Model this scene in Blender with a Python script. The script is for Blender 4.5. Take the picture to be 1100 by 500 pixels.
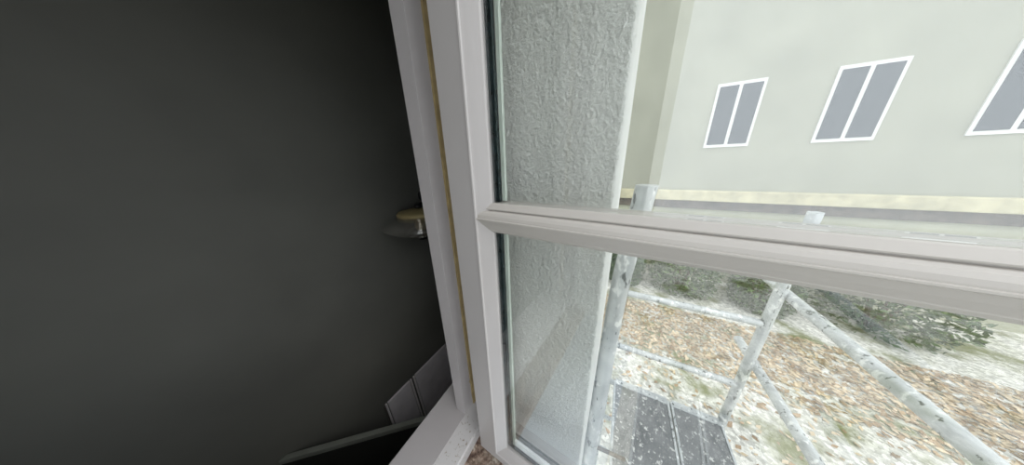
import bpy, bmesh, math, random
from mathutils import Vector, Matrix, noise

for o in list(bpy.data.objects):
    bpy.data.objects.remove(o, do_unlink=True)
scene = bpy.context.scene
col = scene.collection

# ------------------------------------------------------------------ camera
# camera at the origin; +X along the window towards the hinge side, +Y into the building, +Z up
F_PX, PITCH, ROLL, YAW, SASH_ANGLE = 220.7, .3226, .0304, .4919, .0699
_ch, _sh = math.cos(YAW), math.sin(YAW)
FW = Vector((_ch*math.cos(PITCH), _sh*math.cos(PITCH), -math.sin(PITCH)))
_r = Vector((_sh, -_ch, 0)); _d = FW.cross(_r)
RT = _r*math.cos(ROLL) + _d*math.sin(ROLL)
DN = _d*math.cos(ROLL) - _r*math.sin(ROLL)
cam_data = bpy.data.cameras.new('camera')
cam_data.sensor_fit = 'HORIZONTAL'; cam_data.sensor_width = 36.0
cam_data.lens = 36.0*F_PX/1100.0
cam_data.clip_start = .01; cam_data.clip_end = 200
cam = bpy.data.objects.new('camera', cam_data); col.objects.link(cam)
M3 = Matrix((RT, -DN, -FW)).transposed()
cam.matrix_world = M3.to_4x4()
scene.camera = cam

# ------------------------------------------------------------------ light
world = bpy.data.worlds.new('overcast_sky'); scene.world = world
world.use_nodes = True
wn = world.node_tree.nodes; wl = world.node_tree.links
bg = wn['Background']; bg.inputs[0].default_value = (.90, .95, 1.0, 1); bg.inputs[1].default_value = 1.0
sun_d = bpy.data.lights.new('hazy_sun', 'SUN'); sun_d.energy = .55; sun_d.angle = math.radians(38); sun_d.color = (1, .98, .95)
sun = bpy.data.objects.new('hazy_sun', sun_d); col.objects.link(sun)
sun.rotation_euler = Vector((.34, .60, -.72)).to_track_quat('-Z', 'Y').to_euler()
scene.view_settings.view_transform = 'Standard'
scene.view_settings.look = 'None'
scene.view_settings.gamma = 1
scene.view_settings.use_curve_mapping = False
scene.view_settings.exposure = 0.88

# ------------------------------------------------------------------ helpers
def ray(x, y):
    return FW + RT*((x-550)/F_PX) + DN*((y-250)/F_PX)
def hit(x, y, axis, val):
    q = ray(x, y); return q*(val/q[axis])

def new_mat(name):
    m = bpy.data.materials.new(name); m.use_nodes = True
    nt = m.node_tree
    return m, nt, nt.nodes['Principled BSDF']
def N(nt, t, **kw):
    n = nt.nodes.new(t)
    for k, v in kw.items():
        if k in n.inputs: n.inputs[k].default_value = v
        else: setattr(n, k, v)
    return n
def coords(nt, scale=(1, 1, 1)):
    tc = N(nt, 'ShaderNodeTexCoord'); mp = N(nt, 'ShaderNodeMapping'); mp.inputs['Scale'].default_value = scale
    nt.links.new(tc.outputs['Object'], mp.inputs['Vector'])
    return mp.outputs[0]
def ramp(nt, fac, stops):
    r = N(nt, 'ShaderNodeValToRGB')
    el = r.color_ramp.elements
    while len(el) < len(stops): el.new(.5)
    for e, (p, c) in zip(el, stops):
        e.position = p; e.color = (*c, 1) if len(c) == 3 else c
    nt.links.new(fac, r.inputs[0]); return r.outputs[0]
def mixc(nt, fac, a, b):
    m = N(nt, 'ShaderNodeMix', data_type='RGBA')
    for s, v in ((0, fac), (6, a), (7, b)):
        if hasattr(v, 'links'): nt.links.new(v, m.inputs[s])
        else: m.inputs[s].default_value = (*v, 1) if isinstance(v, tuple) else v
    return m.outputs[2]
def noise_n(nt, vec, scale, detail=3, rough=.5):
    n = N(nt, 'ShaderNodeTexNoise'); n.inputs['Scale'].default_value = scale
    n.inputs['Detail'].default_value = detail; n.inputs['Roughness'].default_value = rough
    nt.links.new(vec, n.inputs['Vector']); return n.outputs['Fac']
def bump(nt, bs, h, strength, dist):
    b = N(nt, 'ShaderNodeBump'); b.inputs['Strength'].default_value = strength; b.inputs['Distance'].default_value = dist
    nt.links.new(h, b.inputs['Height']); nt.links.new(b.outputs[0], bs.inputs['Normal'])

def plain(name, c, rough=.5, metal=0, var=.08, scale=20, bmp=0, bscale=60, stretch=(1, 1, 1)):
    m, nt, bs = new_mat(name)
    v = coords(nt, stretch)
    f = noise_n(nt, v, scale, 4)
    lo = tuple(max(0, x*(1-var)) for x in c); hi = tuple(min(1, x*(1+var)) for x in c)
    nt.links.new(ramp(nt, f, [(.3, lo), (.7, hi)]), bs.inputs['Base Color'])
    bs.inputs['Roughness'].default_value = rough; bs.inputs['Metallic'].default_value = metal
    if bmp: bump(nt, bs, noise_n(nt, v, bscale, 3), bmp, .002)
    return m

MAT = {}
def paint_mat(name, c, dirt=(.20, .16, .11), lo=.66, hi=.74, rough=.35, scale=55):
    m, nt, bs = new_mat(name)
    v = coords(nt)
    base = ramp(nt, noise_n(nt, v, 9, 4), [(.3, tuple(x*.95 for x in c)), (.7, c)])
    spots = ramp(nt, noise_n(nt, v, scale, 5, .6), [(lo, (0, 0, 0)), (hi, (1, 1, 1))])
    nt.links.new(mixc(nt, spots, base, dirt), bs.inputs['Base Color'])
    bs.inputs['Roughness'].default_value = rough
    bump(nt, bs, noise_n(nt, coords(nt, (6, 6, 1)), 30, 3), .12, .001)
    return m
MAT['white_paint'] = paint_mat('white_paint', (.43, .405, .405), lo=.74, hi=.80)
MAT['sash_paint'] = paint_mat('sash_paint', (.43, .408, .40), lo=.75, hi=.80, rough=.3)
MAT['worn_paint'] = paint_mat('worn_paint', (.46, .445, .44), lo=.59, hi=.68, scale=150)
MAT['bar_paint'] = paint_mat('bar_paint', (.50, .47, .435), lo=.75, hi=.8)
MAT['tan_seal'] = plain('tan_seal', (.30, .225, .10), .6, var=.2, scale=60)
MAT['dark_seal'] = plain('dark_seal', (.018, .028, .03), .25, var=.5, scale=90)
MAT['pale_green'] = plain('pale_green', (.52, .58, .52), .3, var=.1)
MAT['zinc'] = plain('zinc', (.42, .46, .50), .38, metal=.55, var=.12, scale=12, bmp=.1)
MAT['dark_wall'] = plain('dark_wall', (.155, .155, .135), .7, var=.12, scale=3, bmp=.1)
MAT['ceiling'] = plain('ceiling', (.6, .6, .58), .8)
MAT['floor'] = plain('floor', (.16, .15, .13), .6)
MAT['board'] = plain('board', (.80, .76, .78), .45, var=.08, scale=14)
MAT['board_edge'] = plain('board_edge', (.90, .86, .87), .4)
MAT['board_gap'] = plain('board_gap', (.12, .11, .10), .6)
MAT['rail_paint'] = plain('rail_paint', (.22, .23, .20), .45)
MAT['rail_dark'] = plain('rail_dark', (.025, .026, .022), .6)
MAT['brass'] = plain('brass', (.55, .42, .20), .4, metal=.4)
MAT['bulb_gold'] = plain('bulb_gold', (.85, .66, .34), .3, metal=.2)
MAT['black'] = plain('black', (.012, .012, .012), .4)
MAT['cream'] = plain('cream', (.42, .34, .16), .5)
MAT['leaf_green'] = plain('leaf_green', (.045, .085, .03), .6, var=.5, scale=40)
MAT['leaf_light'] = plain('leaf_light', (.10, .16, .05), .6, var=.4, scale=40)
MAT['leaf_brown'] = plain('leaf_brown', (.34, .235, .14), .8, var=.4, scale=4)
MAT['leaf_tan'] = plain('leaf_tan', (.56, .45, .31), .8, var=.35, scale=4)
MAT['bark'] = plain('bark', (.10, .07, .045), .9)
MAT['house_base'] = plain('house_base', (.40, .40, .30), .9, var=.12, scale=1.2)
MAT['house_wall'] = plain('house_wall', (.33, .33, .265), .9, var=.1, scale=.8, bmp=.3)
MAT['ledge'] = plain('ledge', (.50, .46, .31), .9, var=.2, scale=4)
MAT['dark_brown'] = plain('dark_brown', (.11, .09, .07), .9, var=.4, scale=5)  # roof and brackets, also the shadow painted under the string course
MAT['bright_white'] = plain('bright_white', (.92, .94, .94), .4)
MAT['house_frame'] = plain('house_frame', (.7, .7, .68), .5)
MAT['house_pane'] = plain('house_pane', (.05, .06, .07), .08)

# stucco
m, nt, bs = new_mat('stucco'); v = coords(nt)
big = ramp(nt, noise_n(nt, v, 3.5, 3), [(.3, (.71, .715, .675)), (.7, (.81, .815, .79))])
nt.links.new(big, bs.inputs['Base Color']); bs.inputs['Roughness'].default_value = .85
bump(nt, bs, noise_n(nt, v, 280, 3, .6), 1.0, .0034)
MAT['stucco'] = m
# dirty stone
m, nt, bs = new_mat('dirty_stone'); v = coords(nt)
a = ramp(nt, noise_n(nt, v, 42, 6, .65), [(.40, (.10, .06, .045)), (.52, (.30, .22, .17)), (.66, (.52, .47, .40))])
b = ramp(nt, noise_n(nt, v, 160, 4, .7), [(.38, (.25, .2, .17)), (.6, (1, 1, 1))])
mm = N(nt, 'ShaderNodeMix', data_type='RGBA', blend_type='MULTIPLY'); mm.inputs[0].default_value = .8
nt.links.new(a, mm.inputs[6]); nt.links.new(b, mm.inputs[7]); nt.links.new(mm.outputs[2], bs.inputs['Base Color'])
bs.inputs['Roughness'].default_value = .9; bump(nt, bs, noise_n(nt, v, 120, 4), .5, .003)
MAT['dirty_stone'] = m
# galvanised tube with paint splashes
m, nt, bs = new_mat('galvanised'); v = coords(nt)
a = ramp(nt, noise_n(nt, v, 14, 4), [(.3, (.40, .42, .43)), (.7, (.60, .62, .62))])
s = ramp(nt, noise_n(nt, coords(nt, (1, 1, .35)), 46, 4, .6), [(.60, (0, 0, 0)), (.64, (1, 1, 1))])
a = mixc(nt, s, a, (.10, .11, .11))
s2 = ramp(nt, noise_n(nt, coords(nt, (1, 1, .6)), 28, 3, .6), [(.58, (0, 0, 0)), (.66, (1, 1, 1))])
a = mixc(nt, s2, a, (.80, .81, .80))
nt.links.new(a, bs.inputs['Base Color']); bs.inputs['Roughness'].default_value = .38; bs.inputs['Metallic'].default_value = .35
MAT['galvanised'] = m
# deck board: dark ply with plaster splashes
m, nt, bs = new_mat('deck_board'); v = coords(nt)
a = ramp(nt, noise_n(nt, v, 9, 5, .6), [(.3, (.10, .105, .11)), (.7, (.22, .225, .23))])
s = ramp(nt, noise_n(nt, v, 30, 4, .65), [(.58, (0, 0, 0)), (.63, (1, 1, 1))])
a = mixc(nt, s, a, (.62, .62, .60))
s = ramp(nt, noise_n(nt, v, 110, 3, .6), [(.66, (0, 0, 0)), (.70, (1, 1, 1))])
a = mixc(nt, s, a, (.70, .70, .68))
nt.links.new(a, bs.inputs['Base Color']); bs.inputs['Roughness'].default_value = .5
MAT['deck_board'] = m
# gravel ground
m, nt, bs = new_mat('gravel'); v = coords(nt)
vo = N(nt, 'ShaderNodeTexVoronoi'); vo.inputs['Scale'].default_value = 22; nt.links.new(v, vo.inputs['Vector'])
a = ramp(nt, vo.outputs['Color'], [(.2, (.42, .41, .37)), (.8, (.80, .78, .72))])
g = ramp(nt, noise_n(nt, v, 1.1, 4, .6), [(.52, (0, 0, 0)), (.64, (1, 1, 1))])
a = mixc(nt, g, a, (.20, .21, .10))
nt.links.new(a, bs.inputs['Base Color']); bs.inputs['Roughness'].default_value = .95
bump(nt, bs, vo.outputs['Distance'], .6, .02)
MAT['gravel'] = m

# window glass: clear with mirror reflection growing at glancing angles
def glass_mat(name, tint, base):
    m = bpy.data.materials.new(name); m.use_nodes = True; nt = m.node_tree; nt.nodes.clear()
    out = N(nt, 'ShaderNodeOutputMaterial'); mix = N(nt, 'ShaderNodeMixShader')
    tr = N(nt, 'ShaderNodeBsdfTransparent'); tr.inputs[0].default_value = (*tint, 1)
    gl = N(nt, 'ShaderNodeBsdfGlossy'); gl.inputs['Roughness'].default_value = 0; gl.inputs[0].default_value = (1, 1, 1, 1)
    lw = N(nt, 'ShaderNodeLayerWeight'); lw.inputs[0].default_value = .5
    pw = N(nt, 'ShaderNodeMath', operation='POWER'); pw.inputs[1].default_value = 5
    nt.links.new(lw.outputs['Facing'], pw.inputs[0])
    ma = N(nt, 'ShaderNodeMath', operation='MULTIPLY_ADD'); ma.inputs[1].default_value = 1-base; ma.inputs[2].default_value = base
    nt.links.new(pw.outputs[0], ma.inputs[0]); nt.links.new(ma.outputs[0], mix.inputs[0])
    nt.links.new(tr.outputs[0], mix.inputs[1]); nt.links.new(gl.outputs[0], mix.inputs[2])
    nt.links.new(mix.outputs[0], out.inputs[0])
    return m
MAT['glass'] = glass_mat('glass', (.985, .99, .985), .056)
MAT['lamp_glass'] = glass_mat('lamp_glass', (.96, .95, .93), .10)
_nt = MAT['lamp_glass'].node_tree            # faint pale sheen mixed into the colour so the clear glass shows
_o = [n for n in _nt.nodes if n.type == 'OUTPUT_MATERIAL'][0]; _m = _o.inputs[0].links[0].from_socket
_df = N(_nt, 'ShaderNodeBsdfDiffuse'); _df.inputs[0].default_value = (.8, .78, .72, 1)
_mx = N(_nt, 'ShaderNodeMixShader'); _mx.inputs[0].default_value = .055
_nt.links.new(_m, _mx.inputs[1]); _nt.links.new(_df.outputs[0], _mx.inputs[2]); _nt.links.new(_mx.outputs[0], _o.inputs[0])

# mesh helpers
def obj(name, bm, mat, parent=None, smooth=False):
    bmesh.ops.recalc_face_normals(bm, faces=bm.faces)
    me = bpy.data.meshes.new(name); bm.to_mesh(me); bm.free()
    if smooth:
        for p in me.polygons: p.use_smooth = True
    me.materials.append(MAT[mat])
    o = bpy.data.objects.new(name, me); col.objects.link(o)
    if parent: o.parent = parent
    return o
def empty(name, loc=(0, 0, 0), rz=0, label=None, cat=None, group=None):
    o = bpy.data.objects.new(name, None); col.objects.link(o)
    o.location = loc; o.rotation_euler = (0, 0, rz); o.empty_display_size = .05
    if label: tag(o, label, cat, group)
    return o
def tag(o, label, cat, group=None):
    o['label'] = label; o['category'] = cat
    if group: o['group'] = group
    return o
def struct(o, label=None, cat=None):
    o['kind'] = 'structure'
    if label: o['label'] = label
    if cat: o['category'] = cat
    return o
def add_box(bm, x0, x1, y0, y1, z0, z1, bev=0):
    vs = [bm.verts.new((x, y, z)) for x in (x0, x1) for y in (y0, y1) for z in (z0, z1)]
    fs = [bm.faces.new([vs[i] for i in f]) for f in ((0, 1, 3, 2), (4, 6, 7, 5), (0, 4, 5, 1), (2, 3, 7, 6), (0, 2, 6, 4), (1, 5, 7, 3))]
    if bev:
        es = list({e for f in fs for e in f.edges})
        bmesh.ops.bevel(bm, geom=es, offset=bev, segments=2, affect='EDGES', profile=.6)
    return bm
def box(x0, x1, y0, y1, z0, z1, bev=0):
    return add_box(bmesh.new(), x0, x1, y0, y1, z0, z1, bev)
def loft(loops, closed=True, caps=True):
    bm = bmesh.new(); rows = [[bm.verts.new(p) for p in L] for L in loops]
    n = len(loops[0])
    for a, b in zip(rows, rows[1:]):
        for i in range(n if closed else n-1):
            j = (i+1) % n
            bm.faces.new((a[i], a[j], b[j], b[i]))
    if caps and closed:
        bm.faces.new(rows[0][::-1]); bm.faces.new(rows[-1])
    return bm
def tube_into(bm, a, b, r, seg=20, r2=None):
    a = Vector(a); b = Vector(b); d = (b-a).normalized()
    s = d.orthogonal().normalized(); t = d.cross(s); r2 = r if r2 is None else r2
    ra = [bm.verts.new(a+(s*math.cos(k*2*math.pi/seg)+t*math.sin(k*2*math.pi/seg))*r) for k in range(seg)]
    rb = [bm.verts.new(b+(s*math.cos(k*2*math.pi/seg)+t*math.sin(k*2*math.pi/seg))*r2) for k in range(seg)]
    for i in range(seg): bm.faces.new((ra[i], ra[(i+1) % seg], rb[(i+1) % seg], rb[i]))
    bm.faces.new(ra[::-1]); bm.faces.new(rb)
    return bm
def tube(a, b, r, seg=20): return tube_into(bmesh.new(), a, b, r, seg)
def lathe(profile, seg=32, closed_profile=False):
    bm = bmesh.new(); rows = []
    for r, z in profile:
        rows.append([bm.verts.new((r*math.cos(k*2*math.pi/seg), r*math.sin(k*2*math.pi/seg), z)) for k in range(seg)])
    prs = list(zip(rows, rows[1:]))
    if closed_profile: prs.append((rows[-1], rows[0]))
    for a, b in prs:
        for i in range(seg): bm.faces.new((a[i], a[(i+1) % seg], b[(i+1) % seg], b[i]))
    if not closed_profile:
        bm.faces.new(rows[0][::-1]); bm.faces.new(rows[-1])
    return bm
def auto_smooth(o, ang=35):
    me = o.data
    for p in me.polygons: p.use_smooth = True
    me.set_sharp_from_angle(angle=math.radians(ang))
    return o

# ------------------------------------------------------------------ key dimensions (metres, camera = origin)
O = Vector((.231, .2264, -.6482))          # lower hinge-side corner of the open sash
T = .067                                   # sash thickness
GX, GY = .298, .299                        # window stop corner
SILL = -.638
XL = -.375                                 # far jamb of the opening
REV = .335                                 # plane of the stucco reveal
YC = .0095                                 # outer face of the house wall
HEAD = .52
GROUND = -4.2
ROOM_Y, ROOM_FLOOR, ROOM_CEIL = 1.10, -2.15, 1.1

# ------------------------------------------------------------------ structure: stucco wall beside the window
def stucco_wall():
    path = []; nrm = []
    y = .262
    while y > YC+.005: path.append((REV, y)); nrm.append((-1, 0)); y -= .0021
    for k in range(5):
        a = math.pi/2*k/4
        path.append((REV+.004-.004*math.cos(a), YC+.004-.004*math.sin(a))); nrm.append((-math.cos(a), -math.sin(a)))
    x = REV+.0065
    while x < .62: path.append((x, YC)); nrm.append((0, -1)); x += .005 if x < .42 else .012
    for x in (.7, .9, 1.2, 1.8, 2.6): path.append((x, YC)); nrm.append((0, -1))
    zs = []; z = -.80
    while z < .60: zs.append(z); z += .0024
    verts = []
    for z in zs:
        for (px, py), (nx, ny) in zip(path, nrm):
            p = Vector((px, py, z))
            h = noise.noise(p*270)*.0016 + noise.noise(p*130+Vector((7, 3, 1)))*.0007 + noise.noise(p*9)*.0008
            if ny == -1: h *= .7
            verts.append((px+nx*h, py+ny*h, z))
    n = len(path); faces = []
    for r in range(len(zs)-1):
        for c in range(n-1):
            i = r*n+c; faces.append((i, i+1, i+n+1, i+n))
    # extend up, down and round the back so that the wall is a solid block
    base = len(verts); front = [(REV, .262), (REV, YC+.002), (2.6, YC)]
    def blk(pts, z0, z1):
        b = len(verts); k = len(pts)
        for z in (z0, z1):
            for p in pts: verts.append((p[0], p[1], z))
        for i in range(k):
            j = (i+1) % k; faces.append((b+i, b+j, b+k+j, b+k+i))
        faces.append(tuple(range(b, b+k))); faces.append(tuple(range(b+k, b+2*k)))
    poly = [(REV, .333), (REV, YC+.003), (REV+.003, YC), (2.6, YC), (2.6, .333)]
    blk(poly, zs[-1], 2.2); blk(poly, GROUND, zs[0])
    core = [(REV+.006, .333), (REV+.006, YC+.008), (2.6, YC+.008), (2.6, .333)]
    blk(core, zs[0], zs[-1])
    me = bpy.data.meshes.new('wall_right'); me.from_pydata(verts, [], faces); me.update()
    for p in me.polygons: p.use_smooth = len(p.vertices) == 4 and p.area < .002
    me.materials.append(MAT['stucco'])
    o = bpy.data.objects.new('wall_right', me); col.objects.link(o)
    return struct(o, 'rough white stucco wall and window reveal behind the open sash')
wall_right = stucco_wall()
# small curved white mark on the reveal
bm = bmesh.new()
pts = [hit(669.5, 30, 0, REV-.003), hit(671, 26.5, 0, REV-.003), hit(674, 23, 0, REV-.003)]
for a, b, r1, r2 in ((pts[0], pts[1], .0007, .0012), (pts[1], pts[2], .0012, .0007)): tube_into(bm, a, b, r1, 8, r2)
obj('white_mark', bm, 'bright_white', wall_right)

struct(obj('wall_left', box(-2.6, XL-.037, YC, .333, GROUND, 2.2), 'stucco'), 'white stucco wall on the far side of the window')
struct(obj('wall_below', box(XL-.037, REV, YC, .333, GROUND, -.79), 'stucco'), 'white stucco wall under the window sill')
struct(obj('wall_above', box(XL-.037, REV, YC, .333, HEAD+.06, 2.2), 'stucco'), 'white stucco wall above the window')

# room behind the window
bm = bmesh.new()
add_box(bm, REV, 2.0, .333, .37, ROOM_FLOOR, ROOM_CEIL); add_box(bm, -2.0, XL-.037, .333, .37, ROOM_FLOOR, ROOM_CEIL)
add_box(bm, XL-.037, REV, .333, .37, ROOM_FLOOR, -.74); add_box(bm, XL-.037, REV, .333, .37, HEAD+.06, ROOM_CEIL)
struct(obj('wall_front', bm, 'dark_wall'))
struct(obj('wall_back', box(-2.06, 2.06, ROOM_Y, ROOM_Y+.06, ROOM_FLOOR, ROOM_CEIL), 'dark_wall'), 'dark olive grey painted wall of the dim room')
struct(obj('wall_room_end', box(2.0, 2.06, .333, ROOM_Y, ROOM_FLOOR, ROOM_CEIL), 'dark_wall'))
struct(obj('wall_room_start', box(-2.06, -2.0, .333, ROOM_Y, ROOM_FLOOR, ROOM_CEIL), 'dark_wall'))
struct(obj('floor', box(-2.06, 2.06, .333, ROOM_Y+.06, ROOM_FLOOR-.06, ROOM_FLOOR), 'floor'))
struct(obj('ceiling', box(-2.06, 2.06, .333, ROOM_Y+.06, ROOM_CEIL, ROOM_CEIL+.06), 'ceiling'))

# ------------------------------------------------------------------ fixed window frame
win = empty('window_1', (0, 0, SILL)); struct(win, 'white painted fixed window frame around the dark opening')
def wpart(name, bm, mat, smooth=False):
    bmesh.ops.translate(bm, verts=bm.verts, vec=(0, 0, -SILL))
    o = obj(name, bm, mat, win)
    return auto_smooth(o) if smooth else o
AW, BD = .0372, .032
def jamb_profile(sx, x0):
    p = [(REV-x0+0, .236), (.004, .234), (.004, GY+.0005), (-AW+.0001, GY), (-AW, GY+.0001), (-AW, GY+BD-.002), (-AW+.002, GY+BD), (REV-x0, GY+BD+.002)]
    return p
pr = jamb_profile(1, GX)
wpart('jamb', loft([[(GX+a, b, z) for a, b in pr] for z in (SILL, HEAD)]), 'white_paint')
wpart('jamb', loft([[(XL-a, b, z) for a, b in pr] for z in (SILL, HEAD)]), 'white_paint')
wpart('head', loft([[(x, b, HEAD-.002+a) for a, b in pr] for x in (XL-.037, REV)]), 'white_paint')
sp = [(.393, SILL-.003), (.390, SILL), (GY+.001, SILL), (GY-.0015, SILL-.002), (.2585, -.6535), (.256, -.6565), (.256, -.70), (.393, -.70)]
bm = loft([[(x, y, z) for y, z in sp] for x in (XL-.037, REV)])
wpart('sill_rail', bm, 'white_paint')
# worn weather slope of the sill, a separate painted strip
wp = [(GY-.0005, SILL-.0008), (.2580, -.6525), (.2545, -.6555), (.2545, -.672), (.2575, -.672), (.2590, -.6565), (GY-.001, SILL-.004)]
wpart('weather_slope', loft([[(x, y, z) for y, z in wp] for x in (XL, GX+.003)]), 'worn_paint')
wpart('weatherstrip', box(GX-.0048, GX+.004, GY-.0035, GY+.001, SILL-.001, HEAD-.04), 'tan_seal')
for px_, py_ in ((489, 276), (479, 186), (505, 410)):
    q = hit(px_, py_, 1, GY-.004); wpart('seal_nub', box(q.x-.0022, q.x+.0016, GY-.0052, GY-.003, q.z-.004, q.z+.004, .001), 'tan_seal')
wpart('weatherstrip', box(XL-.004, XL+.0048, GY-.0035, GY+.001, SILL-.001, HEAD-.04), 'tan_seal')

struct(obj('trim_1', loft([[(x, y, z) for y, z in ((.258, -.688), (.180, -.698), (.176, -.703), (.176, -.79), (.333, -.79), (.333, -.70), (.258, -.70))] for x in (XL-.037, REV+.001)]), 'dirty_stone'),
       'brown stained stone outer sill under the open sash')
struct(obj('trim_2', loft([[(x, y, z) for y, z in ((.177, -.716), (-.028, -.752), (-.032, -.756), (-.032, -.785), (-.029, -.785), (-.027, -.757), (.177, -.7195))] for x in (XL-.037, REV+.001)]), 'zinc'),
       'blue grey zinc sheet sloping out from the stone sill')

# ------------------------------------------------------------------ open sash
sash = empty('window_sash', O, math.atan2(-math.cos(SASH_ANGLE), -math.sin(SASH_ANGLE)),
             'white painted two-pane glazed casement sash standing open against the stucco reveal', 'window sash')
SW, SH = .665, HEAD-O.z-.01               # sash width and height
# profile corners: (stile inset, rail inset, depth)
PROF = [(0, 0, 0), (.0440, .0190, 0), (.0452, .0200, -.0012), (.0470, .0217, -.0006), (.0480, .0230, .0012), (.0500, .0255, .0024),
        (.0580, .0345, .0068), (.0665, .0420, .0115), (.0680, .0430, .0128), (.0680, .0430, .0340), (.0770, .0650, .0350), (.0740, .0620, .0380), (.0540, .0420, T), (0, 0, T)]
def corner(cx, cz):
    return [Vector((s if cx == 0 else SW-s, w, r if cz == 0 else SH-r)) for s, r, w in PROF]
c00, c10, c11, c01 = corner(0, 0), corner(1, 0), corner(1, 1), corner(0, 1)
for nm, a, b in (('stile', c00, c01), ('stile', c10, c11), ('bottom_rail', c00, c10), ('top_rail', c01, c11)):
    obj(nm, loft([a, b]), 'sash_paint', sash)
# glazing bar: moulded profile in (height, depth)
ZM = -.0725 - O.z
gp = [(.0215, .0180), (.0205, .0165), (.0140, .0110), (.0128, .0112), (.0122, .0140), (.0112, .0140), (.0108, .0095), (.0088, .0050), (.0055, .0022), (.0020, .0012),
      (.0008, .0012), (.0002, -.0004), (-.0014, -.0004), (-.0022, .0014), (-.0090, .0060), (-.0160, .0120), (-.0172, .0122), (-.0205, .0165), (-.0215, .0180), (-.0215, .0390), (-.015, .0600), (.015, .0600), (.0215, .0390)]
def cope(w):     # where the bar dies into the bevel of the stile
    return .0470 + .0208*max(0, min(1, w/.0128)) if w < .03 else .0640
gp = [(h, w*.71 if w < .019 else w) for h, w in gp]
bar = obj('glazing_bar', loft([[((cope(w) if e == 0 else SW-cope(w)), w, ZM+h) for h, w in gp] for e in (0, 1)]), 'bar_paint', sash)
# panes with seals
for (z0, z1) in ((.0430, ZM-.0215), (ZM+.0215, SH-.0430)):
    pane = obj('glass_pane', box(.0685, SW-.0685, .0140, .0175, z0+.0005, z1-.0005), 'glass', sash)
    pane2 = obj('glass_pane', box(.0685, SW-.0685, .0295, .0330, z0+.0005, z1-.0005), 'glass', sash)
    # dark seal round the glass edge, wavy on the hinge side as if smeared on
    bm = bmesh.new(); random.seed(int(z0*1000)); n = 60
    L = []
    for k in range(n+1):
        z = z0+.001+(z1-z0-.002)*k/n
        wv = .0768 + .0008*noise.noise(Vector((0, 0, z*45))) + .0006*noise.noise(Vector((3, 0, z*160)))
        L.append([(.0682, .0180, z), (wv, .0180, z), (wv, .0235, z), (.0682, .0235, z)])
    sb = loft(L); obj('glass_edge_strip', sb, 'dark_seal', pane)
    bm = bmesh.new()
    add_box(bm, SW-.076, SW-.0682, .0180, .0235, z0+.001, z1-.001)
    if z0 < .1: add_box(bm, .0768, SW-.076, .0180, .0235, z0+.0008, z0+.0030)
    else: add_box(bm, .0768, SW-.076, .0180, .0235, z1-.0030, z1-.0008)
    obj('glass_edge_strip', bm, 'dark_seal', pane)
    bm = bmesh.new()
    add_box(bm, .0775, .0825, .0240, .0290, z0+.002, z1-.002)
    obj('spacer', bm, 'pale_green', pane)  # pale green strip along the hinge-side glass edge
    if z0 < .1:
        obj('spacer', box(.0825, SW-.082, .0240, .0290, z0+.003, z0+.0190), 'bright_white', pane)
        obj('glass_edge_strip', box(.0775, SW-.077, .0335, .0350, z0+.021, z0+.0275), 'dark_seal', pane2)  # dark strip above the white spacer, on the outer pane

# ------------------------------------------------------------------ things in the room
# panelled board standing at the foot of the dark wall
by = ROOM_Y-.03
top = hit(445, 405, 1, by).z
x0 = hit(413, 437, 1, by).x; x1 = hit(443, 407, 1, by).x; x2 = hit(477, 376, 1, by).x+.03; x3 = x2+.30
LEAN = math.radians(4.5); bl = (top-ROOM_FLOOR)/math.cos(LEAN); bo = (top-ROOM_FLOOR)*math.tan(LEAN)
board = empty('panel_board', (x1, by-bo, ROOM_FLOOR+.008), 0, 'low grey white panelled board leaning against the dark room wall', 'panel board')
board.rotation_euler.x = -LEAN; top = ROOM_FLOOR+bl
def bpart(n, bm, m):
    bmesh.ops.translate(bm, verts=bm.verts, vec=(-x1, -by, -ROOM_FLOOR)); return obj(n, bm, m, board)
bpart('backing', box(x0, x3, by+.006, by+.018, ROOM_FLOOR, top-.02), 'board_gap')
for a, b in ((x0, x1), (x1, x2), (x2, x3)):
    bpart('panel', box(a+.021, b-.021, by-.006, by+.008, ROOM_FLOOR+.02, top, .003), 'board')
    for e in (a+.011, b-.011): bpart('edge_strip', box(e-.004, e+.004, by-.004, by+.007, ROOM_FLOOR+.02, top-.002), 'board_edge')
# dark low balustrade with a grey green cap rail
def sec(x, y, z): return hit(x, y, 2, z)
RZ = -1.12
pA, pB = sec(300, 493, RZ), sec(470, 445.5, RZ)
d = (pB-pA); ln = d.length
rail = empty('balustrade', (pA.x, pA.y, ROOM_FLOOR), math.atan2(d.y, d.x), 'dark low balustrade with a grey green cap rail inside the room', 'balustrade')
hz = RZ-ROOM_FLOOR
obj('cap_rail', box(0, ln, -.011, .011, hz-.025, hz, .004), 'rail_paint', rail)
obj('infill_panel', box(.03, ln-.03, -.009, .009, .06, hz-.03), 'rail_dark', rail)
for k in (0, 1): obj('post', box(k*(ln-.04), k*(ln-.04)+.04, -.015, .015, 0, hz-.028), 'rail_dark', rail)
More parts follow.
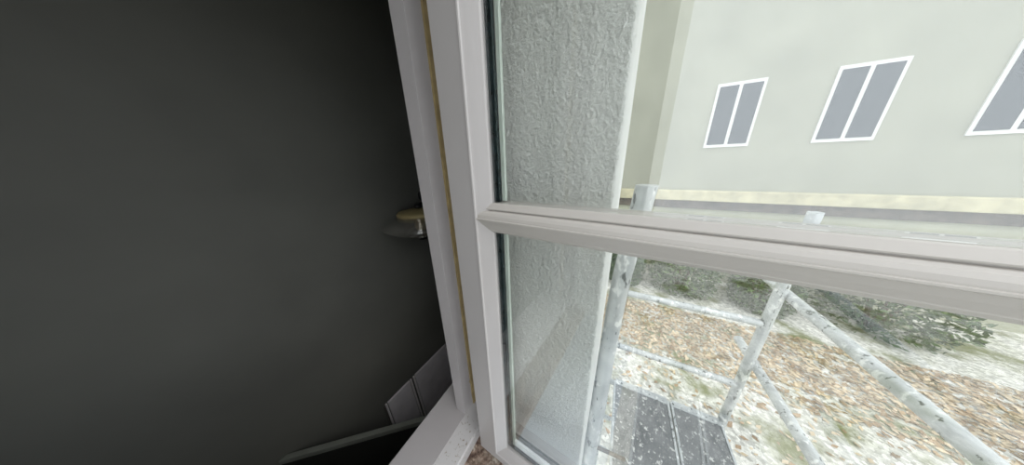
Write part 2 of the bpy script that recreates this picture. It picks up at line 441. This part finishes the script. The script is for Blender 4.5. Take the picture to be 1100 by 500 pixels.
# wall lamp
LY = ROOM_Y-.15
lc = hit(451.5, 239, 1, LY)
lamp = empty('wall_lamp', lc, 0, 'wall lamp with cream cap, clear glass shade and gold bulb on the dark wall', 'lamp')
s = LY/ F_PX
obj('cap', lathe([(.004, .078), (.03, .076), (.098, .064), (.108, .054), (.106, .044), (.02, .046)]), 'cream', lamp, True)
ch = obj('glass_chimney', lathe([(.088, .044), (.088, -.062), (.086, -.062), (.086, .044)], closed_profile=True), 'lamp_glass', lamp, True)
obj('glass_shade', lathe([(.106, .046), (.135, .020), (.185, -.006), (.187, -.012), (.150, -.036), (.075, -.066), (.073, -.064), (.148, -.034), (.183, -.010), (.133, .018), (.105, .044)], 40, True), 'lamp_glass', lamp, True)
obj('bulb', lathe([(.010, .044), (.012, .03), (.026, .005), (.030, -.018), (.022, -.040), (.004, -.048)]), 'bulb_gold', lamp, True)
obj('finial', lathe([(.006, .074), (.020, .080), (.022, .090), (.012, .102), (.002, .104)]), 'black', lamp, True)
obj('finial', lathe([(.072, -.064), (.030, -.070), (.022, -.078), (.024, -.092), (.010, -.100), (.002, -.1)]), 'black', lamp, True)
bm = tube((0, 0, .095), (.17, .02, .115), .008, 12); tube_into(bm, (.17, .02, .115), (.17, .149, .115), .008, 12)
obj('bracket_arm', bm, 'black', lamp)
bp = obj('wall_plate', lathe([(.04, 0), (.04, .008), (.03, .012), (.004, .013)]), 'black', lamp, True)
bp.rotation_euler = (math.radians(90), 0, 0); bp.location = (.17, .149, .115)

# ------------------------------------------------------------------ scaffold
PX = .60
post = empty('scaffold_post', (PX, -.022, GROUND), 0, 'grey galvanised scaffold post splashed with paint, close to the wall corner', 'scaffold post')
def ppart(n, bm, m, sm=True):
    bmesh.ops.translate(bm, verts=bm.verts, vec=(-PX, .022, -GROUND)); o = obj(n, bm, m, post)
    return auto_smooth(o, 40) if sm else o
ztop = -.058
bm = bmesh.new(); pp = []
for z, y in ((ztop, -.0525), (-.16, -.0440), (-.25, -.0355), (-.33, -.0300), (-.42, -.0268), (-.62, -.0225), (-1.10, -.0165), (GROUND+.03, -.0165)): pp.append(Vector((PX, y, z)))
ppart('tube', loft([[(p.x+.0241*math.cos(k*.2244), p.y+.0241*math.sin(k*.2244), p.z) for k in range(28)] for p in pp]), 'galvanised')
ppart('base_plate', box(PX-.07, PX+.07, -.092, .004, GROUND, GROUND+.03), 'galvanised', False)
for z in (-1.10, -1.28):
    bm = tube((PX, -.038, z), (PX+.02, -.14, z-.02), .007, 14); ppart('bracket', bm, 'dark_brown')

FX = 1.46
ZD = -1.72
frame = empty('ladder_scaffold', (FX, -.42, GROUND), 0, 'galvanised ladder scaffold frame with horizontal rungs beyond the paint-splashed post', 'scaffold frame')
def fpart(n, bm, m='galvanised', sm=True):
    bmesh.ops.translate(bm, verts=bm.verts, vec=(-FX, .42, -GROUND)); o = obj(n, bm, m, frame)
    return auto_smooth(o, 40) if sm else o
for y in (-.09, -.80): fpart('upright', tube((FX, y, GROUND), (FX, y, -.25), .0241, 24))
for z in (-.50, -.885, -1.36, ZD-.035, -2.2, -2.65, -3.1, -3.55): fpart('rung', tube((FX, -.09, z), (FX, -.80, z), .0215 if z > -2 else .018, 20))
# planks of the working platform: two framed boards side by side
for i, (ya, yb, lab) in enumerate(((-.135, -.495, 'dark scaffold deck board with plaster splashes, nearest the stucco wall'), (-.505, -.785, 'dark scaffold deck board with plaster splashes, farther from the wall'))):
    dk = empty('deck_board', (FX-1.5, (ya+yb)/2, ZD), 0, lab, 'scaffold board', 'scaffold deck boards')
    def dpart(n, bm, m):
        bmesh.ops.translate(bm, verts=bm.verts, vec=(-(FX-1.5), -(ya+yb)/2, -ZD)); return obj(n, bm, m, dk)
    xa, xb = FX-2.6, FX-.03
    dpart('board', box(xa, xb-.03, yb+.012, ya-.012, ZD+.012, ZD+.030), 'deck_board')
    for y in (yb, ya-.012): dpart('edge_profile', box(xa, xb, y, y+.012, ZD-.012, ZD+.036), 'galvanised')
    dpart('end_profile', box(xb-.03, xb+.02, yb+.012, ya-.012, ZD-.012, ZD+.034), 'galvanised')
# guard rail along the outer side
gr = empty('guard_rail', (FX-1.2, -.80, -.7), 0, 'long galvanised guard rail tubes on the outer side of the scaffold', 'guard rail')
for z in (-.70, -1.20):
    o = auto_smooth(obj('rail_tube', tube((FX-2.9-(FX-1.2), -.045, z+.7), (1.2+.25, -.045, z+.7), .0241, 20), 'galvanised', gr), 40)

# ------------------------------------------------------------------ outdoors
bm = bmesh.new()
add_box(bm, -14, 16, -22, 6, GROUND-.1, GROUND)
struct(obj('ground', bm, 'gravel'), 'pale gravel ground far below the scaffold')
# neighbouring building
HX = 9.0
ho = empty('neighbour_building', (HX, -4, GROUND), 0, 'pale greenish beige neighbouring building with a weathered string course', 'building')
def hpart(n, bm, m, parent=None):
    bmesh.ops.translate(bm, verts=bm.verts, vec=(-HX, 4, -GROUND)); return obj(n, bm, m, parent or ho)
zl = hit(688, 203, 0, HX).z; zl2 = hit(688, 213, 0, HX).z; zl3 = hit(688, 221, 0, HX).z
hpart('wall', box(HX, HX+4, -9, 3, zl, 5.4), 'house_wall')
hpart('string_course', box(HX-.16, HX+.2, -9.1, 3, zl2, zl, .03), 'ledge')
hpart('course_shadow', box(HX-.06, HX+.2, -9.05, 3, zl3, zl2), 'dark_brown')  # dark band standing in for the shadow under the string course
hpart('plinth_wall', box(HX+.02, HX+4, -9, 3, GROUND, zl3), 'house_base')
rf = hpart('roof', loft([[(HX-.4, y, 5.4), (HX+4.3, y, 5.4), (HX+2, y, 7.0)] for y in (-9.4, 3)]), 'dark_brown')
for y in (-2.6, -4.8, -7.0):
    w = hpart('window', box(HX-.03, HX+.05, y-.5, y+.5, .3, 2.0), 'house_frame')
    for k in (-1, 1): hpart('pane', box(HX-.04, HX-.02, y+k*.24-.20, y+k*.24+.20, .38, 1.92), 'house_pane', w)

# shrubs along the building
def leaf_cloud(rx, ry, rz, n, size, seed, mats):
    rnd = random.Random(seed); verts = []; faces = []; mi = []
    for k in range(n):
        while True:
            p = Vector((rnd.uniform(-1, 1), rnd.uniform(-1, 1), rnd.uniform(-.6, 1)))
            if .55 < p.length < 1: break
        p = Vector((p.x*rx, p.y*ry, (p.z+.6)/1.6*rz*1.0))
        a = Vector((rnd.gauss(0, 1), rnd.gauss(0, 1), rnd.gauss(0, .6))).normalized(); b = a.orthogonal().normalized()
        b = Matrix.Rotation(rnd.uniform(0, 6.28), 3, a) @ b
        s = size*rnd.uniform(.6, 1.3); i = len(verts)
        n_ = a.cross(b)*.15*s
        verts += [p-a*s, p+b*s*.45+n_, p+a*s, p-b*s*.45+n_]
        faces += [(i, i+1, i+2), (i, i+2, i+3)]; m_ = rnd.randrange(len(mats)); mi += [m_, m_]
    me = bpy.data.meshes.new('foliage'); me.from_pydata([tuple(v) for v in verts], [], faces); me.update()
    for m_ in mats: me.materials.append(MAT[m_])
    for p, i in zip(me.polygons, mi): p.material_index = i
    return me
sx = 7.9
for i, (y, r, h, lab) in enumerate(((-.45, .8, 1.5, 'dark green shrub below the neighbouring wall, nearest the house'), (-2.1, .95, 1.9, 'dark green shrub, second out from the house'),
                         (-4.0, .9, 1.4, 'lower dark green shrub, third out from the house'), (-6.0, 1.1, 2.1, 'tall dark green shrub, farthest from the house'))):
    sh = empty('shrub', (sx, y, GROUND), i*1.3, lab, 'shrub', 'shrubs below the neighbouring building')
    me = leaf_cloud(r, r*.8, h, 2600, .07, 10+i, ('leaf_green', 'leaf_green', 'leaf_light'))
    f = bpy.data.objects.new('foliage', me); col.objects.link(f); f.parent = sh; f['kind'] = 'stuff'
    bm = bmesh.new()
    for k in range(5):
        a = k*1.26; tube_into(bm, (.05*math.cos(a), .05*math.sin(a), -.02), (.35*r*math.cos(a), .35*r*math.sin(a), h*.7), .03, 8, .01)
    obj('stems', bm, 'bark', sh)
# fallen leaves
rnd = random.Random(5); verts = []; faces = []; mi = []
for k in range(9000):
    x = rnd.uniform(4.4, 6.6) if rnd.random() < .85 else rnd.uniform(2.4, 4.4); y = rnd.uniform(-8, .3)
    if x < 4.9 and rnd.random() < .5: continue
    c = Vector((x, y, GROUND+rnd.uniform(.004, .03))); a = rnd.uniform(0, 6.28); s = rnd.uniform(.03, .07)
    u = Vector((math.cos(a), math.sin(a), rnd.uniform(-.3, .3))); w = Vector((-math.sin(a), math.cos(a), rnd.uniform(-.3, .3)))
    i = len(verts); verts += [c-u*s, c+w*s*.5, c+u*s, c-w*s*.5]; faces += [(i, i+1, i+2), (i, i+2, i+3)]
    m_ = rnd.random() < .55; mi += [m_, m_]
me = bpy.data.meshes.new('fallen_leaves'); me.from_pydata([tuple(v) for v in verts], [], faces); me.update()
for n_ in ('leaf_brown', 'leaf_tan'): me.materials.append(MAT[n_])
for p, i in zip(me.polygons, mi): p.material_index = int(i)
lv = bpy.data.objects.new('fallen_leaves', me); col.objects.link(lv)
tag(lv, 'brown fallen leaves covering the ground in front of the shrubs', 'leaves'); lv['kind'] = 'stuff'
